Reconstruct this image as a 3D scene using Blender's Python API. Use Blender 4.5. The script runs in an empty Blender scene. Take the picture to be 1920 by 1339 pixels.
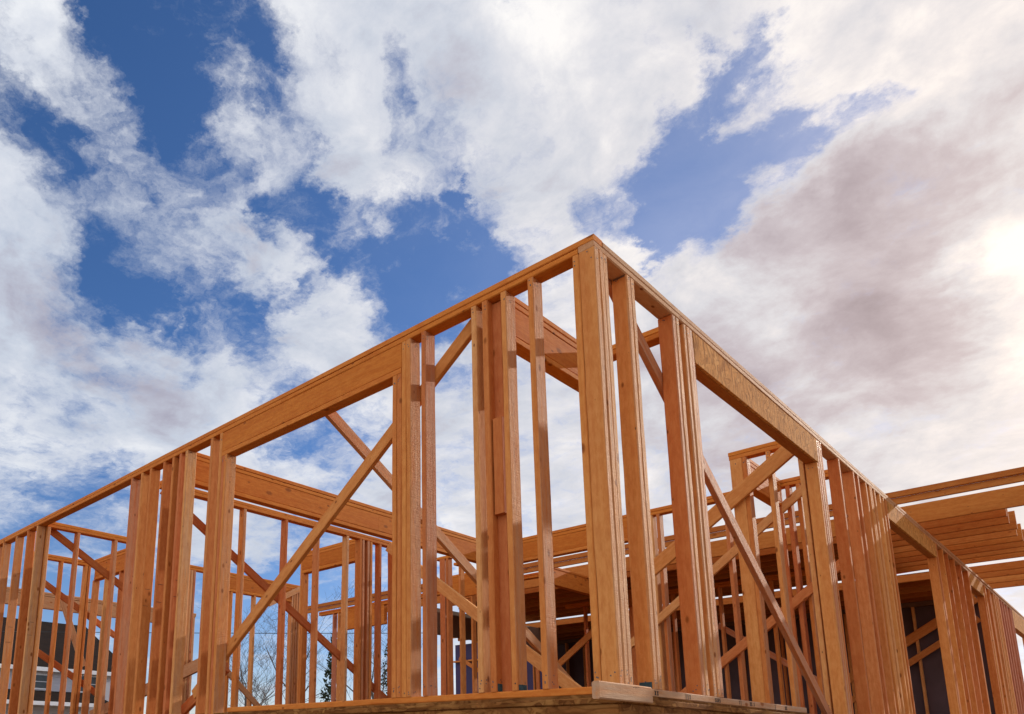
import bpy, bmesh, math, random
from mathutils import Vector, Matrix
random.seed(11)
SC = bpy.context.scene
COL = SC.collection
R = math.radians

# ------------------------------------------------------------------ camera
cd = bpy.data.cameras.new('camera')
cam = bpy.data.objects.new('camera', cd); COL.objects.link(cam)
cam.location = (1.81078, -3.37407, -0.26460)
cam.rotation_euler = (R(102.25615), R(-0.36717), R(45.28736))
cd.sensor_width = 36.0; cd.lens = 27.003
cd.shift_x = 0.12680; cd.shift_y = 0.21925
cd.clip_start = 0.05; cd.clip_end = 3000
SC.camera = cam
SC.view_settings.view_transform = 'Standard'; SC.view_settings.look = 'None'
SC.view_settings.gamma = 1.0; SC.view_settings.exposure = 0.12
SC.render.engine = 'CYCLES'
SC.cycles.max_bounces = 6; SC.cycles.diffuse_bounces = 4
SC.cycles.sample_clamp_indirect = 8

# ------------------------------------------------------------------ sun and sky
SUNV = Vector((0.125, 1.0, 0.41)).normalized()
sl = bpy.data.lights.new('sun', 'SUN'); sl.energy = 4.4; sl.angle = R(0.5); sl.color = (1.0, 0.90, 0.76)
so = bpy.data.objects.new('sun', sl); COL.objects.link(so)
so.rotation_euler = SUNV.to_track_quat('Z', 'Y').to_euler(); so.location = (20, 60, 40)

CLOUD=[(-0.6193,0.3065,0.7228,0.059,-1.3),(-0.6246,0.3496,0.6983,0.0414,-1.2),(-0.5825,0.333,0.7415,0.0293,-1.2),(-0.6537,0.3097,0.6905,0.0408,-0.9),(-0.6725,0.3352,0.6599,0.024,-1.0),(-0.6843,0.3534,0.6378,0.0219,-0.9),(-0.6199,0.3669,0.6936,0.0158,-0.8),(-0.7196,0.1807,0.6705,0.021,-0.9),(-0.7382,0.2143,0.6397,0.0247,-0.9),(-0.7358,0.2475,0.6304,0.023,-0.8),(-0.7418,0.2689,0.6143,0.021,-0.7),(-0.7367,0.1943,0.6477,0.0193,-0.6),(-0.7621,0.3536,0.5424,0.0349,-1.1),(-0.7893,0.3436,0.5089,0.0264,-1.1),(-0.7427,0.3905,0.544,0.0415,-1.1),(-0.727,0.4475,0.5208,0.0339,-0.9),(-0.7468,0.3298,0.5775,0.0253,-0.8),(-0.7677,0.3861,0.5114,0.027,-1.1),(-0.75,0.4415,0.4925,0.0311,-0.9),(-0.7578,0.3301,0.5628,0.0283,-1.0),(-0.7309,0.2811,0.6219,0.0211,-0.5),(-0.6297,0.4806,0.6103,0.0295,-1.0),(-0.6211,0.5063,0.5982,0.03,-1.2),(-0.5945,0.5506,0.586,0.0426,-1.4),(-0.568,0.5965,0.5671,0.0494,-1.4),(-0.5212,0.6304,0.5753,0.0427,-1.3),(-0.4881,0.6498,0.5827,0.0301,-1.1),(-0.5676,0.6244,0.5366,0.0284,-1.1),(-0.6216,0.4419,0.6468,0.0198,-0.9),(-0.6245,0.46,0.6312,0.0202,-0.9),(-0.5344,0.6455,0.5457,0.0312,-0.9),(-0.6457,0.4229,0.6358,0.0142,-0.7),(-0.5068,0.4999,0.7023,0.0162,-0.3),(-0.4861,0.5949,0.6401,0.0115,-0.9),(-0.5437,0.553,0.6314,0.0175,-0.5),(-0.1851,0.7114,0.678,0.0184,-1.5),(-0.2047,0.7251,0.6576,0.0311,-1.6),(-0.2367,0.7339,0.6366,0.04,-1.7),(-0.2022,0.7423,0.6388,0.0193,-1.4),(-0.265,0.7433,0.6142,0.039,-1.6),(-0.2407,0.7638,0.5988,0.0283,-1.5),(-0.2842,0.756,0.5896,0.0349,-1.6),(-0.3063,0.7616,0.5711,0.0275,-1.5),(-0.2632,0.7729,0.5773,0.0186,-1.2),(-0.1733,0.7591,0.6275,0.0213,-1.5),(-0.1514,0.7665,0.6241,0.0148,-0.9),(-0.1865,0.7541,0.6298,0.0216,-1.1),(-0.2276,0.7603,0.6084,0.0253,-1.2),(-0.3097,0.7242,0.6161,0.0161,-0.8),(-0.3111,0.7589,0.5721,0.0166,-0.8),(-0.2503,0.771,0.5855,0.0209,-1.0),(-0.3329,0.7733,0.5396,0.0091,-0.6),(-0.3472,0.7001,0.624,0.0192,-0.5),(-0.4638,0.6693,0.5804,0.0239,-0.8),(-0.7238,0.4939,0.4819,0.0255,-0.6),(-0.7486,0.4327,0.5024,0.0247,-0.6),(-0.5882,0.6272,0.5105,0.016,-0.5),(-0.8955,0.3055,0.3235,0.0535,-0.55),(-0.914,0.2992,0.2738,0.0533,-0.55),(-0.8621,0.3802,0.335,0.0375,-0.5),(-0.8802,0.3796,0.2848,0.0376,-0.5),(-0.7274,0.5672,0.3861,0.0302,-0.6),(-0.6959,0.612,0.3757,0.0305,-0.5),(-0.5665,0.6919,0.4476,0.0197,-0.5),(-0.7184,0.6342,0.2856,0.0345,-0.5),(-0.9084,0.3667,0.2007,0.0557,-0.9),(-0.7337,0.6499,0.1984,0.0416,-0.7),(-0.7749,0.6141,0.1497,0.0618,-0.8),(-0.6848,0.699,0.2059,0.0486,-0.6),(-0.8116,0.5652,0.148,0.0474,-0.9),(-0.9314,0.3381,0.135,0.0361,-0.8),(-0.7942,0.2438,0.5566,0.0479,1.0),(-0.8083,0.2825,0.5165,0.0447,1.0),(-0.7687,0.213,0.603,0.0303,0.7),(-0.7852,0.2943,0.5448,0.0279,0.6),(-0.8366,0.3333,0.4348,0.0774,1.4),(-0.7884,0.4008,0.4667,0.0308,1.0),(-0.8144,0.3463,0.4656,0.0268,1.0),(-0.7605,0.4578,0.4605,0.0317,0.9),(-0.7055,0.3787,0.5991,0.0183,-0.6),(-0.6734,0.485,0.5579,0.0098,-0.6),(-0.7935,0.4277,0.433,0.063,1.1),(-0.8511,0.2576,0.4575,0.0615,1.2),(-0.7672,0.4879,0.4164,0.052,0.7),(-0.8751,0.2915,0.3862,0.0525,1.0),(-0.835,0.3974,0.3805,0.0376,0.6),(-0.8031,0.3184,0.5037,0.0231,0.3),(-0.6918,0.1858,0.6978,0.032,1.0),(-0.6989,0.2163,0.6817,0.0239,0.8),(-0.7001,0.2573,0.6661,0.0301,0.8),(-0.7057,0.285,0.6486,0.0312,0.8),(-0.7051,0.3165,0.6346,0.0215,0.7),(-0.697,0.3586,0.621,0.0167,0.3),(-0.7392,0.2987,0.6036,0.0271,0.3),(-0.6373,0.3552,0.6839,0.0211,0.6),(-0.6488,0.3739,0.6628,0.0244,0.8),(-0.6403,0.3964,0.658,0.022,0.5),(-0.6799,0.4343,0.5909,0.0324,1.1),(-0.6715,0.4671,0.5753,0.0241,0.8),(-0.6933,0.399,0.6001,0.0173,0.4),(-0.732,0.3475,0.586,0.0226,0.3),(-0.6492,0.5404,0.5352,0.0377,1.2),(-0.6368,0.5735,0.5154,0.0383,1.1),(-0.6775,0.5223,0.5179,0.0253,0.8),(-0.7391,0.4411,0.5091,0.0185,0.5),(-0.7316,0.3899,0.5593,0.0235,0.2),(-0.6314,0.5504,0.5462,0.025,0.7),(-0.5456,0.4088,0.7316,0.0511,1.2),(-0.5815,0.4091,0.7033,0.0265,0.7),(-0.4869,0.4622,0.7412,0.0713,1.4),(-0.4139,0.5501,0.7253,0.0927,1.5),(-0.5614,0.4688,0.6819,0.0441,1.0),(-0.5697,0.501,0.6514,0.04,1.1),(-0.5348,0.5616,0.6313,0.0351,0.9),(-0.498,0.5581,0.6637,0.0451,1.0),(-0.4302,0.6263,0.6501,0.0729,1.2),(-0.3459,0.6271,0.698,0.0721,1.3),(-0.2823,0.6365,0.7178,0.0484,1.2),(-0.3802,0.6977,0.6072,0.0396,1.0),(-0.4362,0.6737,0.5966,0.0234,0.6),(-0.354,0.7423,0.5688,0.0399,1.0),(-0.4167,0.7085,0.5695,0.0354,1.0),(-0.3247,0.6751,0.6624,0.0315,0.8),(-0.6139,0.4832,0.6243,0.0204,0.4),(-0.4656,0.6419,0.6093,0.0235,0.7),(-0.2384,0.6511,0.7206,0.0372,1.0),(-0.1405,0.7172,0.6826,0.035,1.2),(-0.0756,0.7714,0.6318,0.0674,1.5),(-0.1216,0.7757,0.6193,0.027,0.8),(-0.1728,0.781,0.6002,0.0217,0.9),(-0.2068,0.7744,0.5979,0.02,0.9),(-0.1533,0.8058,0.572,0.0432,1.1),(-0.0716,0.8562,0.5116,0.1119,1.6),(-0.2206,0.7912,0.5704,0.0257,1.0),(-0.2856,0.8024,0.5241,0.0305,1.2),(-0.2138,0.8447,0.4907,0.0686,1.4),(-0.1883,0.9017,0.3893,0.1161,1.3),(-0.3186,0.815,0.484,0.0692,1.2),(-0.2753,0.7839,0.5565,0.0217,0.8),(-0.1594,0.7273,0.6675,0.0272,0.9),(-0.186,0.7302,0.6575,0.0117,0.5),(-0.7114,0.5526,0.4342,0.0396,0.7),(-0.6529,0.6268,0.4253,0.0534,0.9),(-0.5674,0.7132,0.4116,0.0798,1.0),(-0.4813,0.7324,0.4815,0.0949,1.2),(-0.603,0.7227,0.3377,0.0681,0.8),(-0.5231,0.7843,0.3335,0.1,0.9),(-0.7775,0.5586,0.2888,0.0543,0.6),(-0.7154,0.6119,0.3374,0.0478,0.7),(-0.3802,0.8561,0.35,0.1238,1.2)]
SHADE=[(-0.1252,0.8084,0.5752,0.0371,0.75),(-0.0845,0.8327,0.5472,0.0493,0.35),(-0.1629,0.8048,0.5708,0.0291,0.5),(-0.2103,0.8155,0.5392,0.0465,0.25),(-0.2419,0.8106,0.5333,0.032,0.35),(-0.1272,0.8811,0.4555,0.0634,0.6),(-0.1921,0.8673,0.4592,0.0574,0.55),(-0.3173,0.8343,0.4508,0.0524,0.4),(-0.0203,0.7996,0.6001,0.0279,0.5),(-0.1024,0.9285,0.3568,0.0627,0.35),(-0.8492,0.2752,0.4507,0.0625,0.2),(-0.8488,0.3141,0.4253,0.053,0.1),(-0.8117,0.4181,0.4077,0.0505,0.3),(-0.4961,0.7099,0.4998,0.0379,0.25),(-0.4942,0.4694,0.7318,0.0362,0.18),(-0.4332,0.5467,0.7165,0.0419,0.15),(-0.582,0.4244,0.6936,0.0323,0.2),(-0.5864,0.7042,0.4002,0.067,0.3),(-0.376,0.651,0.6594,0.0326,0.12),(-0.7974,0.5407,0.2678,0.0541,0.2),(-0.0794,0.9082,0.4109,0.0559,0.35),(-0.2637,0.8825,0.3894,0.0678,0.3),(-0.0421,0.8893,0.4553,0.0219,-0.7),(-0.042,0.9097,0.4131,0.0222,-0.5),(-0.1605,0.8885,0.4299,0.0305,-0.3),(-0.0611,0.8847,0.4622,0.0269,-0.5),(-0.3135,0.7629,0.5654,0.0278,-0.2),(-0.0849,0.7735,0.6281,0.0513,-0.25),(-0.1411,0.7535,0.6421,0.0362,-0.25),(-0.057,0.9256,0.3743,0.041,-0.5)]

class NT:
    """small helper to write node trees"""
    def __init__(s, tree): s.t = tree; s.n = tree.nodes; s.l = tree.links
    def put(s, node, key, v):
        if v is None: return
        if isinstance(v, bpy.types.NodeSocket): s.l.new(v, node.inputs[key])
        else: node.inputs[key].default_value = v
    def m(s, op, a, b=None, c=None, clamp=False):
        n = s.n.new('ShaderNodeMath'); n.operation = op; n.use_clamp = clamp
        s.put(n, 0, a); s.put(n, 1, b); s.put(n, 2, c); return n.outputs[0]
    def vm(s, op, a, b=None, c=None, scale=None):
        n = s.n.new('ShaderNodeVectorMath'); n.operation = op
        s.put(n, 0, a); s.put(n, 1, b)
        if c is not None: s.put(n, 2, c)
        if scale is not None: s.put(n, 'Scale', scale)
        return n.outputs['Value'] if op in ('DOT_PRODUCT', 'LENGTH', 'DISTANCE') else n.outputs[0]
    def noise(s, vec, scale, detail=4, rough=0.55, dist=0.0, lac=2.0, col=False):
        n = s.n.new('ShaderNodeTexNoise'); s.put(n, 'Vector', vec); s.put(n, 'Scale', scale)
        s.put(n, 'Detail', detail); s.put(n, 'Roughness', rough); s.put(n, 'Distortion', dist); s.put(n, 'Lacunarity', lac)
        return n.outputs['Color' if col else 'Fac']
    def voro(s, vec, scale, feature='F1', rnd=1.0, out='Distance'):
        n = s.n.new('ShaderNodeTexVoronoi'); n.feature = feature; s.put(n, 'Vector', vec); s.put(n, 'Scale', scale)
        s.put(n, 'Randomness', rnd); return n.outputs[out]
    def mapr(s, v, a, b, c=0.0, d=1.0, smooth=False):
        n = s.n.new('ShaderNodeMapRange'); n.interpolation_type = 'SMOOTHSTEP' if smooth else 'LINEAR'
        s.put(n, 0, v); s.put(n, 1, a); s.put(n, 2, b); s.put(n, 3, c); s.put(n, 4, d); return n.outputs[0]
    def mix(s, f, a, b, mode='MIX'):
        n = s.n.new('ShaderNodeMix'); n.data_type = 'RGBA'; n.blend_type = mode
        s.put(n, 0, f); s.put(n, 6, a); s.put(n, 7, b); return n.outputs[2]
    def xyz(s, x, y, z):
        n = s.n.new('ShaderNodeCombineXYZ'); s.put(n, 0, x); s.put(n, 1, y); s.put(n, 2, z); return n.outputs[0]
    def sep(s, v):
        n = s.n.new('ShaderNodeSeparateXYZ'); s.put(n, 0, v); return n.outputs
    def ramp(s, f, stops):
        n = s.n.new('ShaderNodeValToRGB'); s.put(n, 0, f); e = n.color_ramp.elements
        while len(e) > 1: e.remove(e[-1])
        e[0].position = stops[0][0]; e[0].color = (*stops[0][1], 1)
        for p, c in stops[1:]:
            k = e.new(p); k.color = (*c, 1)
        return n.outputs[0]

def build_world():
    w = bpy.data.worlds.new('World'); SC.world = w; w.use_nodes = True
    t = NT(w.node_tree); t.n.clear()
    tc = t.n.new('ShaderNodeTexCoord'); D = tc.outputs['Generated']
    sky = t.n.new('ShaderNodeTexSky'); sky.sky_type = 'NISHITA'; sky.sun_disc = False
    sky.sun_elevation = math.asin(SUNV.z); sky.sun_rotation = math.atan2(SUNV.x, SUNV.y)
    sky.air_density = 1.0; sky.dust_density = 0.25; sky.ozone_density = 3.0; sky.altitude = 300
    z = t.sep(D)[2]
    # cloud deck coordinates: direction projected on a flat layer, so clouds shrink to the horizon
    den = t.m('MAXIMUM', t.m('ADD', z, 0.22), 0.06)
    P = t.vm('SCALE', D, scale=t.m('DIVIDE', 1.0, den))
    P = t.vm('MULTIPLY', P, (1.0, 1.0, 0.35))
    # wispy displacement of the lookup direction
    n0 = t.noise(P, 1.1, 3, 0.5, 0.0, col=True)
    n1 = t.noise(P, 3.0, 8, 0.62, 0.0, col=True)
    n2 = t.noise(P, 12.0, 7, 0.66, 0.0, col=True)
    d0 = t.vm('SCALE', t.vm('SUBTRACT', n0, (0.5, 0.5, 0.5)), scale=0.03)
    d1 = t.vm('SCALE', t.vm('SUBTRACT', n1, (0.5, 0.5, 0.5)), scale=0.30)
    d2 = t.vm('SCALE', t.vm('SUBTRACT', n2, (0.5, 0.5, 0.5)), scale=0.07)
    DW = t.vm('NORMALIZE', t.vm('ADD', t.vm('ADD', t.vm('ADD', D, d0), d1), d2))
    def field(blobs, vec, start):
        acc = start
        for (x, y, zz, s, wgt) in blobs:
            k = 1.0 / (s * s)
            dt = t.vm('DOT_PRODUCT', vec, (x, y, zz))
            e = t.m('MULTIPLY_ADD', dt, k, -k)
            e = t.m('EXPONENT', e)
            acc = t.m('MULTIPLY_ADD', e, wgt, acc)
        return acc
    num, den_ = 0.003, 0.02
    for (x, y, zz, sg, wgt) in CLOUD:
        k = 1.0 / (sg * sg * 0.8)
        e = t.m('EXPONENT', t.m('MULTIPLY_ADD', t.vm('DOT_PRODUCT', DW, (x, y, zz)), k, -k + 1.4 * math.log(0.04 / sg)))
        num = t.m('MULTIPLY_ADD', e, wgt, num); den_ = t.m('ADD', den_, e)
    M = t.m('MULTIPLY', t.m('DIVIDE', num, den_), 0.85)
    # stretched streaks (wind-drawn) and billows
    PS = t.vm('ADD', t.vm('MULTIPLY', P, (1.0, 1.0, 1.0)), t.vm('SCALE', n1, scale=0.25))
    fb = t.noise(PS, 4.0, 10, 0.66, 0.0)
    fb2 = t.noise(PS, 17.0, 8, 0.68, 0.0)
    f = t.m('ADD', t.m('MULTIPLY_ADD', fb, 4.4, -2.2), t.m('MULTIPLY', t.m('MULTIPLY_ADD', fb2, 2.0, -1.0), t.mapr(z, 0.05, 0.5, 0.5, 1.0)))
    X = t.m('ADD', M, f)
    dens = t.mapr(X, -0.82, 0.92, 0, 1, True)
    sundot = t.vm('DOT_PRODUCT', D, tuple(SUNV))
    veil = t.m('MULTIPLY', t.m('EXPONENT', t.m('MULTIPLY_ADD', sundot, 9.0, -9.0)), 0.55)
    dens = t.m('ADD', dens, t.m('MULTIPLY', t.m('SUBTRACT', 1.0, dens), t.m('MULTIPLY', veil, 1.0, clamp=True)))
    # thick parts are grey underneath, thin ones glow
    SH = field(SHADE, t.vm('NORMALIZE', t.vm('ADD', D, t.vm('SCALE', d1, scale=0.7))), 0.0)
    n3 = t.noise(P, 1.7, 6, 0.55, 0.3)
    n4 = t.noise(P, 6.0, 8, 0.60, 0.3)
    sh = t.m('ADD', t.m('ADD', SH, t.mapr(X, 0.0, 1.6, -0.28, 0.12)), t.m('ADD', t.m('MULTIPLY_ADD', n3, 1.5, -0.90), t.m('MULTIPLY', t.m('MULTIPLY_ADD', n4, 3.0, -1.5), t.mapr(z, 0.05, 0.5, 0.3, 1.0))))
    sundot = t.vm('DOT_PRODUCT', D, tuple(SUNV))
    glow = t.m('EXPONENT', t.m('MULTIPLY_ADD', sundot, 9.0, -9.0))
    warm = t.m('EXPONENT', t.m('MULTIPLY_ADD', sundot, 4.0, -4.0))
    base = t.ramp(t.mapr(sh, -0.8, 1.6), [(0.0, (1.05, 1.08, 1.12)), (0.21, (0.80, 0.85, 0.95)), (0.36, (0.66, 0.73, 0.86)),
                                        (0.56, (0.51, 0.52, 0.64)), (0.76, (0.385, 0.38, 0.49)), (1.0, (0.27, 0.265, 0.36))])
    wcol = t.mix(t.m('MULTIPLY', warm, 0.9, clamp=True), (1, 1, 1, 1), (1.20, 1.06, 0.93, 1))
    ccol = t.mix(1.0, base, wcol, 'MULTIPLY')
    gcol = t.mix(1.0, t.xyz(glow, glow, glow), (0.26, 0.17, 0.09, 1), 'MULTIPLY')
    ccol = t.mix(1.0, ccol, gcol, 'ADD')
    # unseen clouds away from the sun, brightened and warmed as added fill for shaded wood
    y = t.sep(D)[1]
    back = t.mapr(y, 0.05, -0.55, 1.0, 2.4, True)
    ccol = t.mix(1.0, ccol, t.mix(t.mapr(y, 0.0, -0.5, 0, 1, True), (1, 1, 1, 1), (1.06, 0.96, 0.84, 1)), 'MULTIPLY')
    lp = t.m('MULTIPLY', back, 0.80)
    bgc = t.n.new('ShaderNodeBackground'); t.put(bgc, 0, ccol); t.put(bgc, 1, lp)
    # blue of the open sky, a little deeper than the clean-air model
    hs = t.n.new('ShaderNodeHueSaturation'); t.put(hs, 'Saturation', 1.2); t.put(hs, 'Value', 1.0); t.put(hs, 'Color', sky.outputs[0])
    skyc = t.mix(1.0, hs.outputs[0], (1.0, 0.88, 1.0, 1), 'MULTIPLY')
    bgs = t.n.new('ShaderNodeBackground'); t.put(bgs, 0, skyc); bgs.inputs[1].default_value = 0.118
    ms = t.n.new('ShaderNodeMixShader'); t.l.new(dens, ms.inputs[0]); t.l.new(bgs.outputs[0], ms.inputs[1]); t.l.new(bgc.outputs[0], ms.inputs[2])
    out = t.n.new('ShaderNodeOutputWorld'); t.l.new(ms.outputs[0], out.inputs[0])
    w.cycles.sampling_method = 'MANUAL'; w.cycles.sample_map_resolution = 512
build_world()

# ------------------------------------------------------------------ materials
def mat(name):
    m = bpy.data.materials.new(name); m.use_nodes = True
    t = NT(m.node_tree); b = t.n['Principled BSDF']; return m, t, b

def wood(name, tints, dark=0.42, knots=1.0, rough=0.74, bump=0.30, saw=0.3, spec=0.12, grey=0.0):
    """sawn fir: grain runs along the board's local Z"""
    m, t, b = mat(name)
    tc = t.n.new('ShaderNodeTexCoord'); oi = t.n.new('ShaderNodeObjectInfo'); rnd = oi.outputs['Random']
    off = t.vm('SCALE', t.xyz(rnd, t.m('MULTIPLY', rnd, 7.3), t.m('MULTIPLY', rnd, 3.1)), scale=41.0)
    P = t.vm('ADD', tc.outputs['Object'], off)
    # slow sideways wander of the grain, pulled round the knots
    kn = t.n.new('ShaderNodeTexVoronoi'); kp = t.vm('MULTIPLY', P, (10.5, 10.5, 5.5)); t.put(kn, 'Vector', kp); t.put(kn, 'Scale', 1.0)
    kd = kn.outputs['Distance']; kc = t.sep(kn.outputs['Color'])
    ksize = t.mapr(kc[0], 0.12, 1.0, 0.0, 0.20 * min(knots, 1.5))
    kmask = t.mapr(kd, t.m('MULTIPLY', ksize, 0.55), t.m('ADD', ksize, 0.012), 1.0, 0.0, True)
    kpull = t.mapr(kd, 0.0, t.m('MULTIPLY_ADD', ksize, 2.5, 0.01), 1.0, 0.0, True)
    wob = t.noise(t.vm('MULTIPLY', P, (3, 3, 1.1)), 1.0, 3, 0.5, col=True)
    PW = t.vm('ADD', P, t.vm('SCALE', t.vm('SUBTRACT', wob, (0.5, 0.5, 0.5)), scale=0.012))
    PW = t.vm('ADD', PW, t.xyz(t.m('MULTIPLY', kpull, 0.02), t.m('MULTIPLY', kpull, 0.012), 0.0))
    g1 = t.noise(t.vm('MULTIPLY', PW, (62, 62, 0.9)), 1.0, 4, 0.6)
    g2 = t.noise(t.vm('MULTIPLY', PW, (260, 260, 5)), 1.0, 3, 0.6)
    rings = t.m('SINE', t.m('ADD', t.m('MULTIPLY', t.noise(t.vm('MULTIPLY', PW, (9, 9, 0.35)), 1.0, 2, 0.5), 55.0), 0.0))
    grain = t.m('ADD', t.m('MULTIPLY', g1, 0.75), t.m('ADD', t.m('MULTIPLY', g2, 0.25), t.m('MULTIPLY', rings, 0.03)))
    tint = t.ramp(t.m('FRACT', t.m('MULTIPLY', rnd, 17.0)), tints)
    light = t.mix(1.0, tint, (1.07, 1.10, 1.15, 1), 'MULTIPLY')
    deep = t.mix(1.0, tint, (0.88, 0.80, 0.70, 1), 'MULTIPLY')
    c = t.mix(t.mapr(grain, 0.30, 0.72), light, deep)
    # sap / heartwood patches and water stains
    pt = t.noise(t.vm('MULTIPLY', P, (9, 9, 0.6)), 1.0, 4, 0.55)
    c = t.mix(t.mapr(pt, 0.42, 0.75, 0, 0.55), c, t.mix(1.0, tint, (0.78, 0.52, 0.36, 1), 'MULTIPLY'))
    pt2 = t.noise(t.vm('MULTIPLY', P, (4, 4, 2.2)), 1.3, 5, 0.6)
    c = t.mix(t.mapr(pt2, 0.60, 0.78, 0, 0.45), c, t.mix(1.0, tint, (0.62, 0.55, 0.52, 1), 'MULTIPLY'))
    mot = t.noise(t.vm('MULTIPLY', P, (34, 34, 12)), 1.0, 5, 0.7)
    c = t.mix(t.mapr(mot, 0.46, 0.66, 0, 0.38), c, t.mix(1.0, tint, (0.70, 0.46, 0.36, 1), 'MULTIPLY'))
    c = t.mix(t.mapr(mot, 0.50, 0.30, 0, 0.30), c, t.mix(1.0, tint, (1.12, 1.30, 1.6, 1), 'MULTIPLY'))
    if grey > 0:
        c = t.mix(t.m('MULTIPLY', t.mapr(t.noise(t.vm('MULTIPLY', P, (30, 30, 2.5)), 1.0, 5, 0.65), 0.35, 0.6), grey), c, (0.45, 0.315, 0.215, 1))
    kcol = t.mix(t.mapr(kd, 0.0, 0.10), (0.12, 0.028, 0.006, 1), (0.30, 0.082, 0.014, 1))
    c = t.mix(t.m('MULTIPLY', kmask, 0.88), c, kcol)
    # nail heads and pencil dirt: small dark specks
    sp = t.n.new('ShaderNodeTexVoronoi'); t.put(sp, 'Vector', t.vm('MULTIPLY', P, (15, 15, 5.5))); t.put(sp, 'Scale', 1.0)
    sc_ = t.sep(sp.outputs['Color'])
    smask = t.m('MULTIPLY', t.mapr(sp.outputs['Distance'], 0.035, 0.06, 1.0, 0.0), t.mapr(sc_[1], 0.62, 0.64))
    c = t.mix(t.m('MULTIPLY', smask, 0.8), c, (0.035, 0.02, 0.015, 1))
    t.put(b, 'Base Color', c)
    t.put(b, 'Roughness', t.mapr(g2, 0.2, 0.8, rough - 0.10, rough + 0.12))
    t.put(b, 'Specular IOR Level', spec)
    # saw marks across the board + raised grain + fuzz
    sw = t.noise(t.vm('MULTIPLY', PW, (4, 4, 330)), 1.0, 2, 0.5)
    fz = t.noise(t.vm('MULTIPLY', P, (120, 120, 34)), 1.0, 4, 0.7)
    lump = t.noise(t.vm('MULTIPLY', P, (26, 26, 6)), 1.0, 3, 0.6)
    h = t.m('ADD', t.m('MULTIPLY', grain, 0.9), t.m('ADD', t.m('MULTIPLY', sw, saw), t.m('ADD', t.m('MULTIPLY', fz, 0.8), t.m('MULTIPLY', lump, 1.0))))
    bp = t.n.new('ShaderNodeBump'); bp.inputs['Strength'].default_value = bump; bp.inputs['Distance'].default_value = 0.0035
    t.put(bp, 'Height', h); t.put(b, 'Normal', bp.outputs[0])
    return m

FIR = [(0.0, (0.600, 0.207, 0.048)), (0.18, (0.680, 0.292, 0.083)), (0.36, (0.520, 0.159, 0.045)), (0.55, (0.660, 0.254, 0.060)), (0.72, (0.700, 0.350, 0.125)), (0.86, (0.560, 0.175, 0.057)), (1.0, (0.640, 0.239, 0.075))]
PALE = [(0.0, (0.580, 0.297, 0.138)), (0.5, (0.520, 0.254, 0.112)), (1.0, (0.600, 0.339, 0.175))]
M_STUD = wood('fir_stud', FIR, bump=0.45)
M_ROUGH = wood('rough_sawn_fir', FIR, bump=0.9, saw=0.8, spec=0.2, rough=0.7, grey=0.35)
M_HEAD = wood('fir_header', [(0.0, (0.52, 0.155, 0.020)), (1.0, (0.60, 0.19, 0.028))], knots=1.9, bump=0.4)
M_PLATE = wood('fir_plate', [(0.0, (0.66, 0.235, 0.036)), (0.5, (0.60, 0.19, 0.028)), (1.0, (0.64, 0.22, 0.040))], bump=0.4)
M_WEATH = wood('weathered_plate', PALE, bump=0.5, grey=0.15)
M_GREY = wood('grey_weathered_plate', PALE, bump=0.6, grey=0.6)
M_JOIST = wood('joist_lumber', [(0.0, (0.50, 0.180, 0.036)), (0.5, (0.42, 0.135, 0.026)), (1.0, (0.55, 0.215, 0.050))], bump=0.35)
M_PINK = wood('red_treated_lumber', [(0.0, (0.54, 0.21, 0.115)), (1.0, (0.48, 0.18, 0.10))], bump=0.4)

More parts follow.
